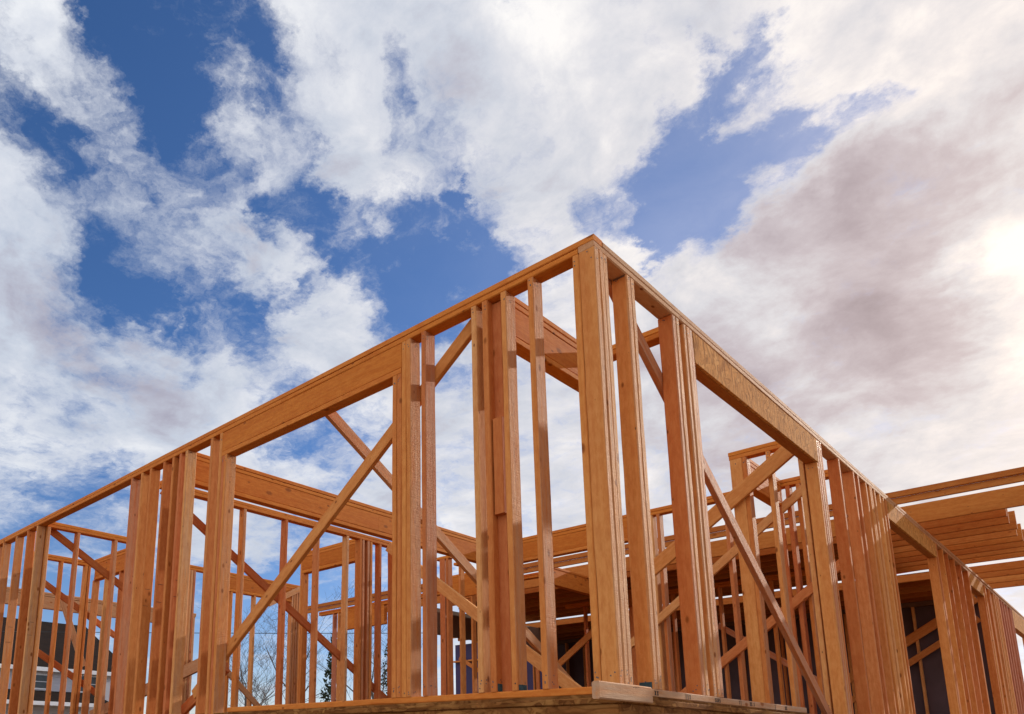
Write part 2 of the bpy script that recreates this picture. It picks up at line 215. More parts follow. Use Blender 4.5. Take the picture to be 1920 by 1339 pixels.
def osb(name, a, b_, c_, scale=1.0, bump=0.5):
    m, t, bs = mat(name)
    tc = t.n.new('ShaderNodeTexCoord'); P = t.vm('SCALE', tc.outputs['Object'], scale=scale)
    w = t.noise(P, 6, 3, 0.5, col=True)
    P = t.vm('ADD', P, t.vm('SCALE', t.vm('SUBTRACT', w, (0.5, 0.5, 0.5)), scale=0.05))
    layers = []
    for k, (ang, sx, sy) in enumerate(((0.25, 6, 34), (1.1, 8, 36), (-0.6, 6, 30), (0.05, 5, 42))):
        x, y, z = t.sep(P)
        s = t.m('ADD', x, y)            # boards lie in an upright plane: run along the wall is x or y
        ca, sa = math.cos(ang), math.sin(ang)
        u = t.m('ADD', t.m('MULTIPLY', s, ca), t.m('MULTIPLY', z, sa)); v = t.m('ADD', t.m('MULTIPLY', s, -sa), t.m('MULTIPLY', z, ca))
        q = t.xyz(t.m('MULTIPLY', u, sx), t.m('MULTIPLY', v, sy), float(k * 7.7))
        vo = t.n.new('ShaderNodeTexVoronoi'); t.put(vo, 'Vector', q); t.put(vo, 'Scale', 1.0)
        layers.append((t.sep(vo.outputs['Color']), vo.outputs['Distance']))
    pick = layers[0][0][0]; hh = layers[0][0][1]; ed = layers[0][1]
    for k in (1, 2, 3):
        sel = t.mapr(layers[k][0][2], 0.52, 0.56)
        pick = t.m('ADD', t.m('MULTIPLY', pick, t.m('SUBTRACT', 1.0, sel)), t.m('MULTIPLY', layers[k][0][0], sel))
        hh = t.m('ADD', t.m('MULTIPLY', hh, t.m('SUBTRACT', 1.0, sel)), t.m('MULTIPLY', layers[k][0][1], sel))
        ed = t.m('ADD', t.m('MULTIPLY', ed, t.m('SUBTRACT', 1.0, sel)), t.m('MULTIPLY', layers[k][1], sel))
    col = t.ramp(pick, [(0.0, a), (0.5, b_), (1.0, c_)])
    fine = t.noise(t.vm('MULTIPLY', P, (40, 40, 150)), 1.0, 4, 0.6)
    col = t.mix(t.mapr(fine, 0.3, 0.75, 0, 0.5), col, t.mix(1.0, col, (0.6, 0.5, 0.4, 1), 'MULTIPLY'))
    col = t.mix(t.mapr(ed, 0.45, 0.75, 0, 0.75), col, t.mix(1.0, col, (0.45, 0.36, 0.28, 1), 'MULTIPLY'))
    t.put(bs, 'Base Color', col); bs.inputs['Roughness'].default_value = 0.9; bs.inputs['Specular IOR Level'].default_value = 0.05
    bp = t.n.new('ShaderNodeBump'); bp.inputs['Strength'].default_value = bump; bp.inputs['Distance'].default_value = 0.006
    t.put(bp, 'Height', t.m('ADD', hh, t.m('MULTIPLY', fine, 0.5))); t.put(bs, 'Normal', bp.outputs[0])
    return m
M_OSB = osb('strand_board', (0.74, 0.335, 0.095), (0.62, 0.262, 0.066), (0.78, 0.385, 0.125), bump=0.6)
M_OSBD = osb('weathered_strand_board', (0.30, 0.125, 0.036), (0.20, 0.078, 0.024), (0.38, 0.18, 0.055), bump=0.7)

def plain(name, col, rough=0.8, noise=0.2, scale=6.0, stretch=(1, 1, 1), bump=0.2, spec=0.3, emit=None):
    m, t, b = mat(name)
    tc = t.n.new('ShaderNodeTexCoord'); P = t.vm('MULTIPLY', tc.outputs['Object'], stretch)
    n = t.noise(P, scale, 6, 0.6)
    dk = tuple(c * (1 - noise) for c in col) + (1,); lt = tuple(min(1, c * (1 + noise)) for c in col) + (1,)
    t.put(b, 'Base Color', t.mix(t.mapr(n, 0.3, 0.7), dk, lt)); b.inputs['Roughness'].default_value = rough
    b.inputs['Specular IOR Level'].default_value = spec
    if bump:
        bp = t.n.new('ShaderNodeBump'); bp.inputs['Strength'].default_value = bump; bp.inputs['Distance'].default_value = 0.01
        t.put(bp, 'Height', n); t.put(b, 'Normal', bp.outputs[0])
    return m
M_PENCIL = plain('pencil_lead', (0.035, 0.03, 0.03), bump=0)
M_RED = plain('red_cord_plastic', (0.55, 0.05, 0.03), bump=0, rough=0.5)
M_NAIL = plain('steel_nail', (0.06, 0.05, 0.05), bump=0, rough=0.45, spec=0.6)
M_TEAL = plain('blue_green_lumber_paint', (0.035, 0.075, 0.085), bump=0.1, noise=0.5, scale=30)
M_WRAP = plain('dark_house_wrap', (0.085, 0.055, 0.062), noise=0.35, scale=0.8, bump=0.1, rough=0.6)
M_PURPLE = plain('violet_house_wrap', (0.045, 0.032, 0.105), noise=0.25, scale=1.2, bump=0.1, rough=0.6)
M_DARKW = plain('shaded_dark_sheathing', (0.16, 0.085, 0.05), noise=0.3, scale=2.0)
M_CONC = plain('concrete', (0.30, 0.29, 0.27), noise=0.2, scale=9)
M_CABLE = plain('black_cable', (0.03, 0.03, 0.03), bump=0, rough=0.5)
M_TRIM = plain('white_trim', (0.72, 0.73, 0.76), noise=0.04, bump=0)
M_GLASS = plain('dark_window_glass', (0.03, 0.035, 0.04), rough=0.12, noise=0.3, scale=1.5, bump=0, spec=0.6)
M_BARK = plain('bark', (0.10, 0.08, 0.07), noise=0.3, scale=20)
M_LEAF = plain('evergreen_needles', (0.035, 0.05, 0.025), noise=0.5, scale=5, bump=0)

def siding_mat():
    m, t, b = mat('white_lap_siding')
    tc = t.n.new('ShaderNodeTexCoord'); z = t.sep(tc.outputs['Object'])[2]
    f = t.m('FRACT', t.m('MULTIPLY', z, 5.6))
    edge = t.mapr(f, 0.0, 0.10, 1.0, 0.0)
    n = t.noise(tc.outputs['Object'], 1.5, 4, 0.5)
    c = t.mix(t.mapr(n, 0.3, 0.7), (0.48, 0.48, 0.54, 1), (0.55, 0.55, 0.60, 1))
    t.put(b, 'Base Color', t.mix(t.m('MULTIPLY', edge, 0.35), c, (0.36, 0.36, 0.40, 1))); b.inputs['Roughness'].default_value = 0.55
    bp = t.n.new('ShaderNodeBump'); bp.inputs['Strength'].default_value = 0.8; bp.inputs['Distance'].default_value = 0.02
    t.put(bp, 'Height', f); t.put(b, 'Normal', bp.outputs[0]); return m
M_SIDING = siding_mat()

def shingle_mat():
    m, t, b = mat('dark_shingles')
    tc = t.n.new('ShaderNodeTexCoord'); x, y, z = t.sep(tc.outputs['Object'])
    br = t.n.new('ShaderNodeTexBrick'); br.inputs['Scale'].default_value = 1.0
    t.put(br, 'Vector', t.xyz(y, t.m('MULTIPLY', z, 1.6), 0.0))
    br.inputs['Brick Width'].default_value = 0.34; br.inputs['Row Height'].default_value = 0.16; br.inputs['Mortar Size'].default_value = 0.012
    t.put(br, 'Color1', (0.014, 0.010, 0.009, 1)); t.put(br, 'Color2', (0.024, 0.016, 0.013, 1)); t.put(br, 'Mortar', (0.016, 0.013, 0.013, 1))
    n = t.noise(tc.outputs['Object'], 3.0, 6, 0.65)
    t.put(b, 'Base Color', t.mix(t.mapr(n, 0.35, 0.7, 0, 0.6), br.outputs[0], (0.026, 0.016, 0.012, 1)))
    b.inputs['Roughness'].default_value = 0.95; b.inputs['Specular IOR Level'].default_value = 0.05; return m
M_SHING = shingle_mat()

def ground_mat():
    m, t, b = mat('dry_site_ground')
    tc = t.n.new('ShaderNodeTexCoord'); P = tc.outputs['Object']
    n = t.noise(P, 0.35, 8, 0.6); n2 = t.noise(P, 9, 6, 0.65)
    c = t.mix(t.mapr(n, 0.35, 0.65), (0.22, 0.15, 0.09, 1), (0.31, 0.22, 0.14, 1))
    c = t.mix(t.mapr(n2, 0.4, 0.7, 0, 0.5), c, (0.20, 0.14, 0.09, 1))
    t.put(b, 'Base Color', c); b.inputs['Roughness'].default_value = 0.95
    bp = t.n.new('ShaderNodeBump'); bp.inputs['Strength'].default_value = 0.5; bp.inputs['Distance'].default_value = 0.08
    t.put(bp, 'Height', n2); t.put(b, 'Normal', bp.outputs[0]); return m
M_GROUND = ground_mat()

# ------------------------------------------------------------------ helpers
def link(name, me, parent=None, loc=(0, 0, 0), quat=None):
    o = bpy.data.objects.new(name, me); COL.objects.link(o)
    if parent is not None:
        o.parent = parent; o.location = Vector(loc) - parent.location
    else: o.location = loc
    if quat is not None:
        o.rotation_mode = 'QUATERNION'; o.rotation_quaternion = quat
    return o
def tag(o, label, cat, group=None, kind=None):
    o['label'] = label; o['category'] = cat; o['kind'] = 'thing'
    if group: o['group'] = group
    if kind: o['kind'] = kind
    return o
def thing(name, label, cat, loc, group=None):
    e = bpy.data.objects.new(name, None); COL.objects.link(e); e.location = loc; e.empty_display_size = 0.2
    return tag(e, label, cat, group)

def timber_mesh(w, t, L, ch=0.0028, warp=0.0014, rag=0.0, seg=None, nails=()):
    """board: width w on local x, thickness t on local y, length L on local z; eased arrises, slight bow and uneven edges"""
    n = seg or max(2, min(16, int(L / 0.16)))
    bx, by = random.uniform(-1, 1) * warp * L, random.uniform(-1, 1) * warp * L
    verts = []; faces = []
    ph = random.uniform(0, 6.28)
    cr = [random.uniform(0.8, 1.5) * ch for _ in range(4)]
    for i in range(n + 1):
        s = i / n; z = (s - 0.5) * L
        bow = math.sin(math.pi * s)
        ox = bx * bow * 0.5; oy = by * bow * 0.5
        cs = [max(0.0012, c * (1 + 0.35 * math.sin(ph + k * 2.1 + s * 9)) + (random.random() ** 4) * rag) for k, c in enumerate(cr)]
        hx, hy = w / 2, t / 2
        pts = [(hx, -hy + cs[0]), (hx, hy - cs[1]), (hx - cs[1], hy), (-hx + cs[2], hy), (-hx, hy - cs[2]), (-hx, -hy + cs[3]), (-hx + cs[3], -hy), (hx - cs[0], -hy)]
        for px, py in pts: verts.append((px + ox, py + oy, z))
    for i in range(n):
        a = i * 8; b_ = a + 8
        for k in range(8):
            faces.append((a + k, a + (k + 1) % 8, b_ + (k + 1) % 8, b_ + k))
    faces.append(tuple(range(7, -1, -1))); faces.append(tuple(n * 8 + k for k in range(8)))
    nb = len(faces)
    for face, u, z in nails:
        r = 0.0042; k = len(verts)
        for i in range(6):
            a = i * 1.0472; c_, s_ = math.cos(a) * r, math.sin(a) * r
            if face == 'x': verts.append((w / 2 + 0.0011, u + c_, z + s_))
            else: verts.append((u + c_, -t / 2 - 0.0011, z + s_))
        faces.append(tuple(range(k, k + 6)))
    me = bpy.data.meshes.new('timber'); me.from_pydata(verts, [], faces); me.update()
    me['nb'] = nb
    return me

def cut(parent, name, x0, x1, y0, y1, z0, z1, m, rag=0.0, ch=0.0036, warp=0.0016, label=None):
    """axis-aligned board; the grain follows its longest side"""
    d = (x1 - x0, y1 - y0, z1 - z0); c = ((x0 + x1) / 2, (y0 + y1) / 2, (z0 + z1) / 2)
    ax = d.index(max(d))
    if ax == 2: w, t, L, q = d[0], d[1], d[2], Matrix.Identity(3)
    elif ax == 0: w, t, L = d[1], d[2], d[0]; q = Matrix(((0, 0, 1), (1, 0, 0), (0, 1, 0)))
    else: w, t, L = d[2], d[0], d[1]; q = Matrix(((0, 1, 0), (0, 0, 1), (1, 0, 0)))
    nl = []
    if ax == 2 and name in ('stud', 'jack_stud') and x1 > -4.2 and y0 < 4.0 and L > 1.8:
        wide, nar = ('y', 'x') if w > t else ('x', 'y')      # nails driven near both ends
        if w > t: lim_y, lim_x = w / 2 - 0.018, t / 2 - 0.010
        else: lim_y, lim_x = w / 2 - 0.010, t / 2 - 0.018
        for e in (-1, 1):
            for _ in range(random.choice((2, 3))):
                zz = e * (L / 2 - random.uniform(0.012, 0.07))
                nl.append(('y', random.uniform(-lim_y, lim_y), zz)); nl.append(('x', random.uniform(-lim_x, lim_x), zz + random.uniform(-.01, .01)))
    me = timber_mesh(w, t, L, ch, warp, rag, nails=nl); me.name = name
    if m is M_ROUGH:        # smooth planed faces, one rough +x face; its grey is weathering plus painted-in grazing light
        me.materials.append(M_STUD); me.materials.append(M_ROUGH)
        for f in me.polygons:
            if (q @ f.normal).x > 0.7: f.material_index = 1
    else: me.materials.append(m)
    if nl:
        me.materials.append(M_NAIL)
        for i in range(me['nb'], len(me.polygons)): me.polygons[i].material_index = len(me.materials) - 1
    o = link(name, me, parent, c, q.to_quaternion())
    if label: o['label'] = label
    return o

def beam(parent, name, A, B, w, t, nrm, m, rag=0.0, miter=None):
    """board from A to B (centre line), thickness t along nrm, width w across"""
    A = Vector(A); B = Vector(B); zax = (B - A).normalized(); yax = (Vector(nrm) - zax * Vector(nrm).dot(zax)).normalized()
    xax = yax.cross(zax)
    me = timber_mesh(w, t, (B - A).length, rag=rag); me.name = name; me.materials.append(m)
    if miter is not None:       # plumb (vertical) end cuts
        n = len(me.vertices) // 8
        k = xax.z / zax.z if miter == 'level' else xax.dot(Vector((0, 0, 1)).cross(yax)) / zax.dot(Vector((0, 0, 1)).cross(yax))
        for i, v in enumerate(me.vertices):
            if i < 8 or i >= len(me.vertices) - 8: v.co.z -= v.co.x * k
    M = Matrix((xax, yax, zax)).transposed()
    return link(name, me, parent, (A + B) / 2, M.to_quaternion())

def box_bm(bm, x0, x1, y0, y1, z0, z1):
    vs = [bm.verts.new((x, y, z)) for x in (x0, x1) for y in (y0, y1) for z in (z0, z1)]
    for f in ((0, 1, 3, 2), (4, 6, 7, 5), (0, 4, 5, 1), (2, 3, 7, 6), (0, 2, 6, 4), (1, 5, 7, 3)):
        bm.faces.new([vs[i] for i in f])
def mesh_obj(name, bm, m, parent=None, loc=(0, 0, 0)):
    me = bpy.data.meshes.new(name); bmesh.ops.recalc_face_normals(bm, faces=bm.faces[:]); bm.to_mesh(me); bm.free(); me.materials.append(m)
    return link(name, me, parent, loc)
def block(name, parent, x0, x1, y0, y1, z0, z1, m, bev=0.003):
    c = Vector(((x0 + x1) / 2, (y0 + y1) / 2, (z0 + z1) / 2)); bm = bmesh.new()
    box_bm(bm, x0 - c.x, x1 - c.x, y0 - c.y, y1 - c.y, z0 - c.z, z1 - c.z)
    if bev: bmesh.ops.bevel(bm, geom=bm.edges[:], offset=bev, segments=1, affect='EDGES')
    return mesh_obj(name, bm, m, parent, c)

H = 2.467            # top of the doubled top plates above the deck
P1, P2 = H - 0.038, H - 0.0765
T = 0.040            # lumber thickness
D = 0.096            # wall depth
BP = 0.038

# ------------------------------------------------------------------ ground, platform
bm = bmesh.new(); bmesh.ops.create_grid(bm, x_segments=2, y_segments=2, size=1500)
g = mesh_obj('ground', bm, M_GROUND, None, (0, 0, -1.95)); g['kind'] = 'structure'

deck = thing('floor_platform', 'wooden floor platform under the open framing, strand board along its outer edges', 'floor platform', (-5, 6, -1.94))
block('concrete_footing', deck, -12.9, -0.06, 0.05, 16.5, -1.94, -0.62, M_CONC, 0.01)
block('edge_sheathing', deck, -3.28, -0.006, -0.011, 0.0, -0.62, -0.052, M_OSBD, 0.002)
block('edge_sheathing', deck, -0.006, 0.006, -0.011, 2.62, -0.62, -0.050, M_OSBD, 0.002)
block('rim_board', deck, -12.9, -0.012, 0.004, 0.042, -0.615, -0.024, M_JOIST, 0.003)
block('rim_board', deck, -0.046, -0.009, 0.046, 16.5, -0.615, -0.024, M_JOIST, 0.003)
block('subfloor', deck, -12.9, -0.002, 0.002, 16.5, -0.021, -0.001, M_OSBD, 0.001)
block('subfloor_edge_strip', deck, -3.3, 0.016, -0.021, 0.0, -0.049, -0.0185, M_OSBD, 0.004)
block('subfloor_edge_strip', deck, -0.001, 0.017, 0.001, 2.64, -0.047, -0.0165, M_OSBD, 0.004)

def xwall_plates(w, x0, x1, y0, z=H, m=None, d=D, lower=True):
    m = m or M_PLATE
    cut(w, 'top_plate', x0, x1, y0, y0 + d, z - 0.038, z, m)
    if lower: cut(w, 'top_plate', x0 + 0.003, x1 - 0.003, y0 + 0.0015, y0 + d - 0.0015, z - 0.0765, z - 0.0395, m)
def ywall_plates(w, y0, y1, x1, z=H, m=None, d=D, lower=True):
    m = m or M_PLATE
    cut(w, 'top_plate', x1 - d, x1, y0, y1, z - 0.038, z, m)
    if lower: cut(w, 'top_plate', x1 - d + 0.0015, x1 - 0.0015, y0 + 0.003, y1 - 0.003, z - 0.0765, z - 0.0395, m)

def jit(a): return a + random.uniform(-0.0015, 0.0015)
def xstud(w, xc, y0, z0=BP, z1=P2, t=T, m=None, name='stud', d=D, rag=0.0025):
    return cut(w, name, xc - t / 2, xc + t / 2, jit(y0), y0 + d, z0, z1 - 0.001, m or M_STUD, rag=rag)
def ystud(w, yc, x1, z0=BP, z1=P2, t=T, m=None, name='stud', d=D, rag=0.004):
    return cut(w, name, x1 - d, jit(x1), yc - t / 2, yc + t / 2, z0, z1 - 0.001, m or M_STUD, rag=rag)

# ------------------------------------------------------------------ left outer wall (runs along -x from the near corner, y 0..D)
wl = thing('stud_wall', 'long outer stud wall running left from the near corner, wide opening under a solid header', 'framed wall', (-4.5, 0.05, 0))
cut(wl, 'top_plate', -4.86, 0.0, 0, D, P1, H, M_PLATE)
cut(wl, 'top_plate', -10.2, -4.862, 0, D, P1, H, M_PLATE)
cut(wl, 'top_plate', -2.75, -D - 0.004, 0.001, D, P2, P1 - 0.0015, M_PLATE)
cut(wl, 'top_plate', -5.25, -2.752, 0.001, D, P2, P1 - 0.0015, M_PLATE)
cut(wl, 'top_plate', -10.2, -5.252, 0.001, D, P2, P1 - 0.0015, M_PLATE)
cut(wl, 'bottom_plate', -3.30, 0.0, -0.001, D, -0.001, BP - 0.001, M_PLATE, rag=0.006)
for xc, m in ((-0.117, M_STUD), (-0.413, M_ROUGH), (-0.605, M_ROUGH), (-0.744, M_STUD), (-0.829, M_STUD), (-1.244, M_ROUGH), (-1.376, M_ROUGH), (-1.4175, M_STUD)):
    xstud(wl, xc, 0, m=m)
# opening: doubled header over a flat plate, trimmers below it
HB = 2.172
cut(wl, 'header', -3.575, -1.44, 0.004, 0.046, HB + 0.039, P2 - 0.001, M_HEAD, label='deep solid header board over the wide opening')
cut(wl, 'header', -3.575, -1.44, 0.049, D - 0.003, HB + 0.039, P2 - 0.001, M_HEAD)
cut(wl, 'header_plate', -3.575, -1.44, 0.0005, D, HB - 0.001, HB + 0.038, M_PLATE)
for xc in (-1.460, -1.5015): xstud(wl, xc, 0, z1=HB - 0.002, name='jack_stud')
xstud(wl, -3.596, 0, z0=-0.55)
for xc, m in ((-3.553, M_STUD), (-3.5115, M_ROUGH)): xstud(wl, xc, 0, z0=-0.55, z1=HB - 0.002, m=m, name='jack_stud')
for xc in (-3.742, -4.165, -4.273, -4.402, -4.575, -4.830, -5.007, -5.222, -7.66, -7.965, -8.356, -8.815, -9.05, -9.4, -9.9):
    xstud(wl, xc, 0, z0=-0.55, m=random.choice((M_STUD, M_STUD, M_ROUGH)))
cut(wl, 'bottom_plate', -10.2, -3.58, 0.0, D, -0.59, -0.551, M_PLATE)
# let-in style diagonal on the inner face
bz = lambda x: 2.392 + 0.711 * (x + 0.93) - 0.055
beam(wl, 'brace', (-3.98, D + 0.021, bz(-3.98)), (-0.86, D + 0.021, bz(-0.86)), 0.089, 0.038, (0, 1, 0), M_STUD)
cut(wl, 'blocking', -0.715, -0.648, 0.012, 0.052, 1.035, 1.615, M_STUD)
cut(wl, 'backer_stud', -0.728, -0.66, 0.054, D - 0.002, 0.04, P2 - 0.012, M_STUD)

bm = bmesh.new()
for xc in (-4.165, -4.273, -4.402, -4.575, -4.830, -5.007, -5.222, -7.66, -8.356):
    for zz, ya, yb in ((1.20 + random.uniform(-.02, .02), .02, .07), (1.03 + random.uniform(-.02, .02), .01, .06)):
        x = xc + T / 2; box_bm(bm, x, x + 0.0012, ya, yb, zz, zz + 0.003)
mesh_obj('pencil_mark', bm, M_PENCIL, wl, (0, 0, 0))

# ------------------------------------------------------------------ right outer wall (runs along +y, x -D..0)
wr = thing('stud_wall', 'long outer stud wall running right from the near corner, with strand board headers', 'framed wall', (-0.05, 8, 0))
YE = 17.6
cut(wr, 'top_plate', -D, 0.0, 0.0, 5.1, P2, P1 - 0.0015, M_WEATH)
cut(wr, 'top_plate', -D, 0.0, 5.102, 11.2, P2, P1 - 0.0015, M_WEATH)
cut(wr, 'top_plate', -D, 0.0, 11.202, YE, P2, P1 - 0.0015, M_WEATH)
cut(wr, 'top_plate', -D, 0.0015, D + 0.003, 1.36, P1, H, M_WEATH)
cut(wr, 'top_plate', -D, 0.0015, 1.362, 4.05, P1, H, M_WEATH)
cut(wr, 'top_plate', -D, 0.0015, 4.052, 8.7, P1, H, M_WEATH)
cut(wr, 'top_plate', -D, 0.0015, 8.702, YE, P1, H, M_WEATH)
cut(wr, 'bottom_plate', -D, 0.003, D + 0.002, 2.66, -0.001, BP - 0.001, M_GREY, rag=0.004)
TR = 0.0445
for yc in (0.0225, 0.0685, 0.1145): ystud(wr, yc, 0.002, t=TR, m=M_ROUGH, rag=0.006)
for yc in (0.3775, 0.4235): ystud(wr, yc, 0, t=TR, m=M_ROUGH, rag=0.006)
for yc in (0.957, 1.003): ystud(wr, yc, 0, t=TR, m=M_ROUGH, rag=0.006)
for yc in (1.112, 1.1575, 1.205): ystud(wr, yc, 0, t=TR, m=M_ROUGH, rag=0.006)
def yheader(y0, y1, z0, board=M_OSB):
    cut(wr, 'header', -0.020, 0.001, y0, y1, z0, P2 - 0.001, board, ch=0.0015, rag=0.003, label='strand board faced header')
    cut(wr, 'header', -D + 0.001, -0.022, y0, y1, z0 - 0.001, P2 - 0.001, M_JOIST)
yheader(1.229, 3.700, 2.172)
ystud(wr, 3.682, -0.003, z0=-0.7, z1=2.170, t=TR - 0.006, name='jack_stud', m=M_STUD)
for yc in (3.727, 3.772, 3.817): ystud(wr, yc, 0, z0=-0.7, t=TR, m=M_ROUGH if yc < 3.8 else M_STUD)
for yc in (4.355, 4.825, 4.985, 5.27, 5.415, 5.460, 5.585, 5.790, 5.93, 6.045): ystud(wr, yc, 0, z0=-0.7, t=TR)
yheader(6.07, 8.50, 2.19)
ystud(wr, 8.455, -0.003, z0=-0.7, z1=2.188, t=TR, name='jack_stud')
for yc in (8.525, 8.570, 8.96, 9.27, 9.73, 10.21, 10.76, 10.81): ystud(wr, yc, 0, z0=-0.7, t=TR)
yheader(10.84, 12.02, 2.19)
for yc in (12.04, 12.24, 12.30, 12.62, 12.74, 13.10, 13.30, 13.45, 13.60, 13.66): ystud(wr, yc, 0, z0=-0.7, t=TR)
for yc in (13.95, 14.25, 14.62, 15.0, 15.22): ystud(wr, yc, 0, z0=-0.7, t=TR, m=M_PINK)
yheader(15.25, 17.1, 2.05)
for yc in (17.14, 17.5): ystud(wr, yc, 0, z0=-0.7, t=TR)
cut(wr, 'bottom_plate', -D, 0.0, 3.64, YE, -0.74, -0.701, M_PLATE)
block('paint_mark', wl, -0.725 + 0.0012, -0.7225, 0.012, 0.078, 0.040, 0.082, M_TEAL, 0.0005)
block('paint_mark', wl, -0.5845, -0.5828, 0.010, 0.082, 0.040, 0.070, M_TEAL, 0.0005)
block('paint_mark', wr, -0.080, -0.012, 0.3530, 0.3546, 0.040, 0.074, M_TEAL, 0.0005)
block('paint_mark', wr, -0.082, -0.010, 0.3530, 0.3546, P2 - 0.011, P2 - 0.001, M_DARKW, 0.0004)
rz = lambda y: 2.42 - 0.745 * (y - 0.35)
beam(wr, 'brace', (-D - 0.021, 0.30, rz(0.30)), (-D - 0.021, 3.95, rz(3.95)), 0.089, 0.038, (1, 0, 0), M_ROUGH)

# carpenter's layout marks on the outer face of the right bottom plate, and a scrawl on the block
def marks(parent, glyphs, x, z0, hgt, y0, adv=0.75):
    """glyph strokes on the plane x = const, reading along +y"""
    bm = bmesh.new(); y = y0
    S = {'X': [((0, 0), (0.6, 1)), ((0, 1), (0.6, 0))], 'K': [((0, 0), (0, 1)), ((0.6, 1), (0, 0.5)), ((0.1, 0.55), (0.6, 0))],
         'S': [((0.55, 0.9), (0.1, 0.9)), ((0.1, 0.9), (0.05, 0.6)), ((0.05, 0.6), (0.5, 0.45)), ((0.5, 0.45), (0.5, 0.1)), ((0.5, 0.1), (0.0, 0.05))],
         'A': [((0, 0), (0.3, 1)), ((0.3, 1), (0.6, 0)), ((0.1, 0.4), (0.5, 0.4))],
         '.': [((0.2, 0.0), (0.3, 0.12))], ' ': [],
         'V': [((0, 1), (0.5, 0.0)), ((0.5, 0.0), (1.0, 0.55)), ((1.0, 0.55), (1.35, 1.0)), ((1.35, 1.0), (1.15, 1.3))],
         '?': [((0, 0.9), (0.3, 1.0)), ((0.3, 1.0), (0.4, 0.7)), ((0.4, 0.7), (0.15, 0.4)), ((0.15, 0.4), (0.35, 0.1))],
         '|': [((0.2, -0.1), (0.2, 1.2))]}
    for ch in glyphs:
        for (a, b) in S[ch]:
            p = Vector((0, y + a[0] * hgt, z0 + a[1] * hgt)); q = Vector((0, y + b[0] * hgt, z0 + b[1] * hgt))
            d = (q - p).normalized(); s = d.cross(Vector((1, 0, 0))) * 0.0026
            for e in (0.0, 0.0007): pass
            v = [bm.verts.new(k) for k in (p - s, q - s, q + s, p + s)]
            v2 = [bm.verts.new(k.co + Vector((0.0007, 0, 0))) for k in v]
            bm.faces.new(v2); bm.faces.new(v[::-1])
            for i in range(4): bm.faces.new((v[i], v[(i + 1) % 4], v2[(i + 1) % 4], v2[i]))
        y += hgt * adv
    return mesh_obj('pencil_mark', bm, M_PENCIL, parent, (x, 0, 0) if parent is None else (x, 0, 0))
marks(wr, 'XX', 0.0042, 0.006, 0.022, 0.345, 1.15)
marks(wr, '||?', 0.0042, 0.003, 0.024, 0.70, 1.0)
marks(wr, 'SXAS', 0.0042, 0.006, 0.022, 1.08, 0.95)
marks(wr, '?|', 0.0042, 0.004, 0.024, 1.43, 1.0)
marks(wr, 'XX.S', 0.0042, 0.006, 0.022, 1.60, 0.95)
marks(wr, '|', 0.0042, 0.000, 0.028, 2.03, 1.0)
marks(wr, 'XX', 0.0042, 0.006, 0.022, 2.22, 0.95)

sb = cut(None, 'scrap_board', 0.004, 0.042, -0.262, 0.242, -0.042, 0.038, M_GREY, rag=0.002)
sb.data.name = 'scrap_board'
tag(sb, 'short pale board nailed across the floor edge and sticking out past the near corner', 'board')
mk = marks(sb, '?', 0.0434, 0.006, 0.016, 0.04, 1.0); mk2 = marks(sb, 'V', 0.0434, -0.026, 0.019, 0.045, 1.0)

# ------------------------------------------------------------------ interior walls
def iwall(label, loc): return thing('stud_wall', label, 'framed wall', loc)
# A: short wall with a deep header just behind the left wall, y 0.1..1.14 at x -0.65
wa = iwall('short inner wall with a deep header, right behind the left wall near the corner', (-0.7, 0.7, 0))
ywall_plates(wa, D + 0.045, 1.236, -0.65)
cut(wa, 'header', -0.692, -0.653, 0.15, 1.13, 2.195, P2 - 0.002, M_HEAD); cut(wa, 'header', -0.744, -0.700, 0.15, 1.13, 2.195, P2 - 0.002, M_HEAD)
cut(wa, 'header_plate', -0.746, -0.651, 0.15, 1.13, 2.156, 2.194, M_PLATE)
xstud(wa, -0.70, 1.136, d=D)
# B: plates from A across to the right wall
wb = iwall('bare double plate behind the near corner, between short inner wall and right outer wall', (-0.35, 1.19, 2.39))
xwall_plates(wb, -0.648, -D - 0.004, 1.14)

# C: long beam wall behind the left wall at x -4.3
wc = iwall('long inner header beam seen behind the braces through the wide left opening', (-4.35, 2.5, 0))
ywall_plates(wc, D + 0.004, 4.91, -4.3)
for (a, b) in ((D + 0.05, 2.6), (2.602, 4.81)):
    cut(wc, 'header', -4.345, -4.303, a, b, 2.19, P2 - 0.002, M_HEAD); cut(wc, 'header', -4.394, -4.35, a, b, 2.19, P2 - 0.002, M_HEAD)
cut(wc, 'header_plate', -4.395, -4.30, D + 0.05, 4.81, 2.15, 2.189, M_PLATE)
for yc in (D + 0.026, 4.86): ystud(wc, yc, -4.3)
# C2: stud wall further left at x -5.24
w2 = iwall('open inner stud wall with evenly spaced studs, behind the long inner beam', (-5.3, 2.3, 0))
ywall_plates(w2, 0.35, 3.86, -5.24)
for yc in (0.55, 0.97, 1.397, 1.99, 2.487, 2.972, 3.20, 3.25, 3.335, 3.389, 3.557, 3.80): ystud(w2, yc, -5.24, m=random.choice((M_STUD, M_ROUGH)))
beam(w2, 'brace', (-5.36, 0.42, 2.40), (-5.36, 4.05, 0.20), 0.089, 0.038, (1, 0, 0), M_STUD)
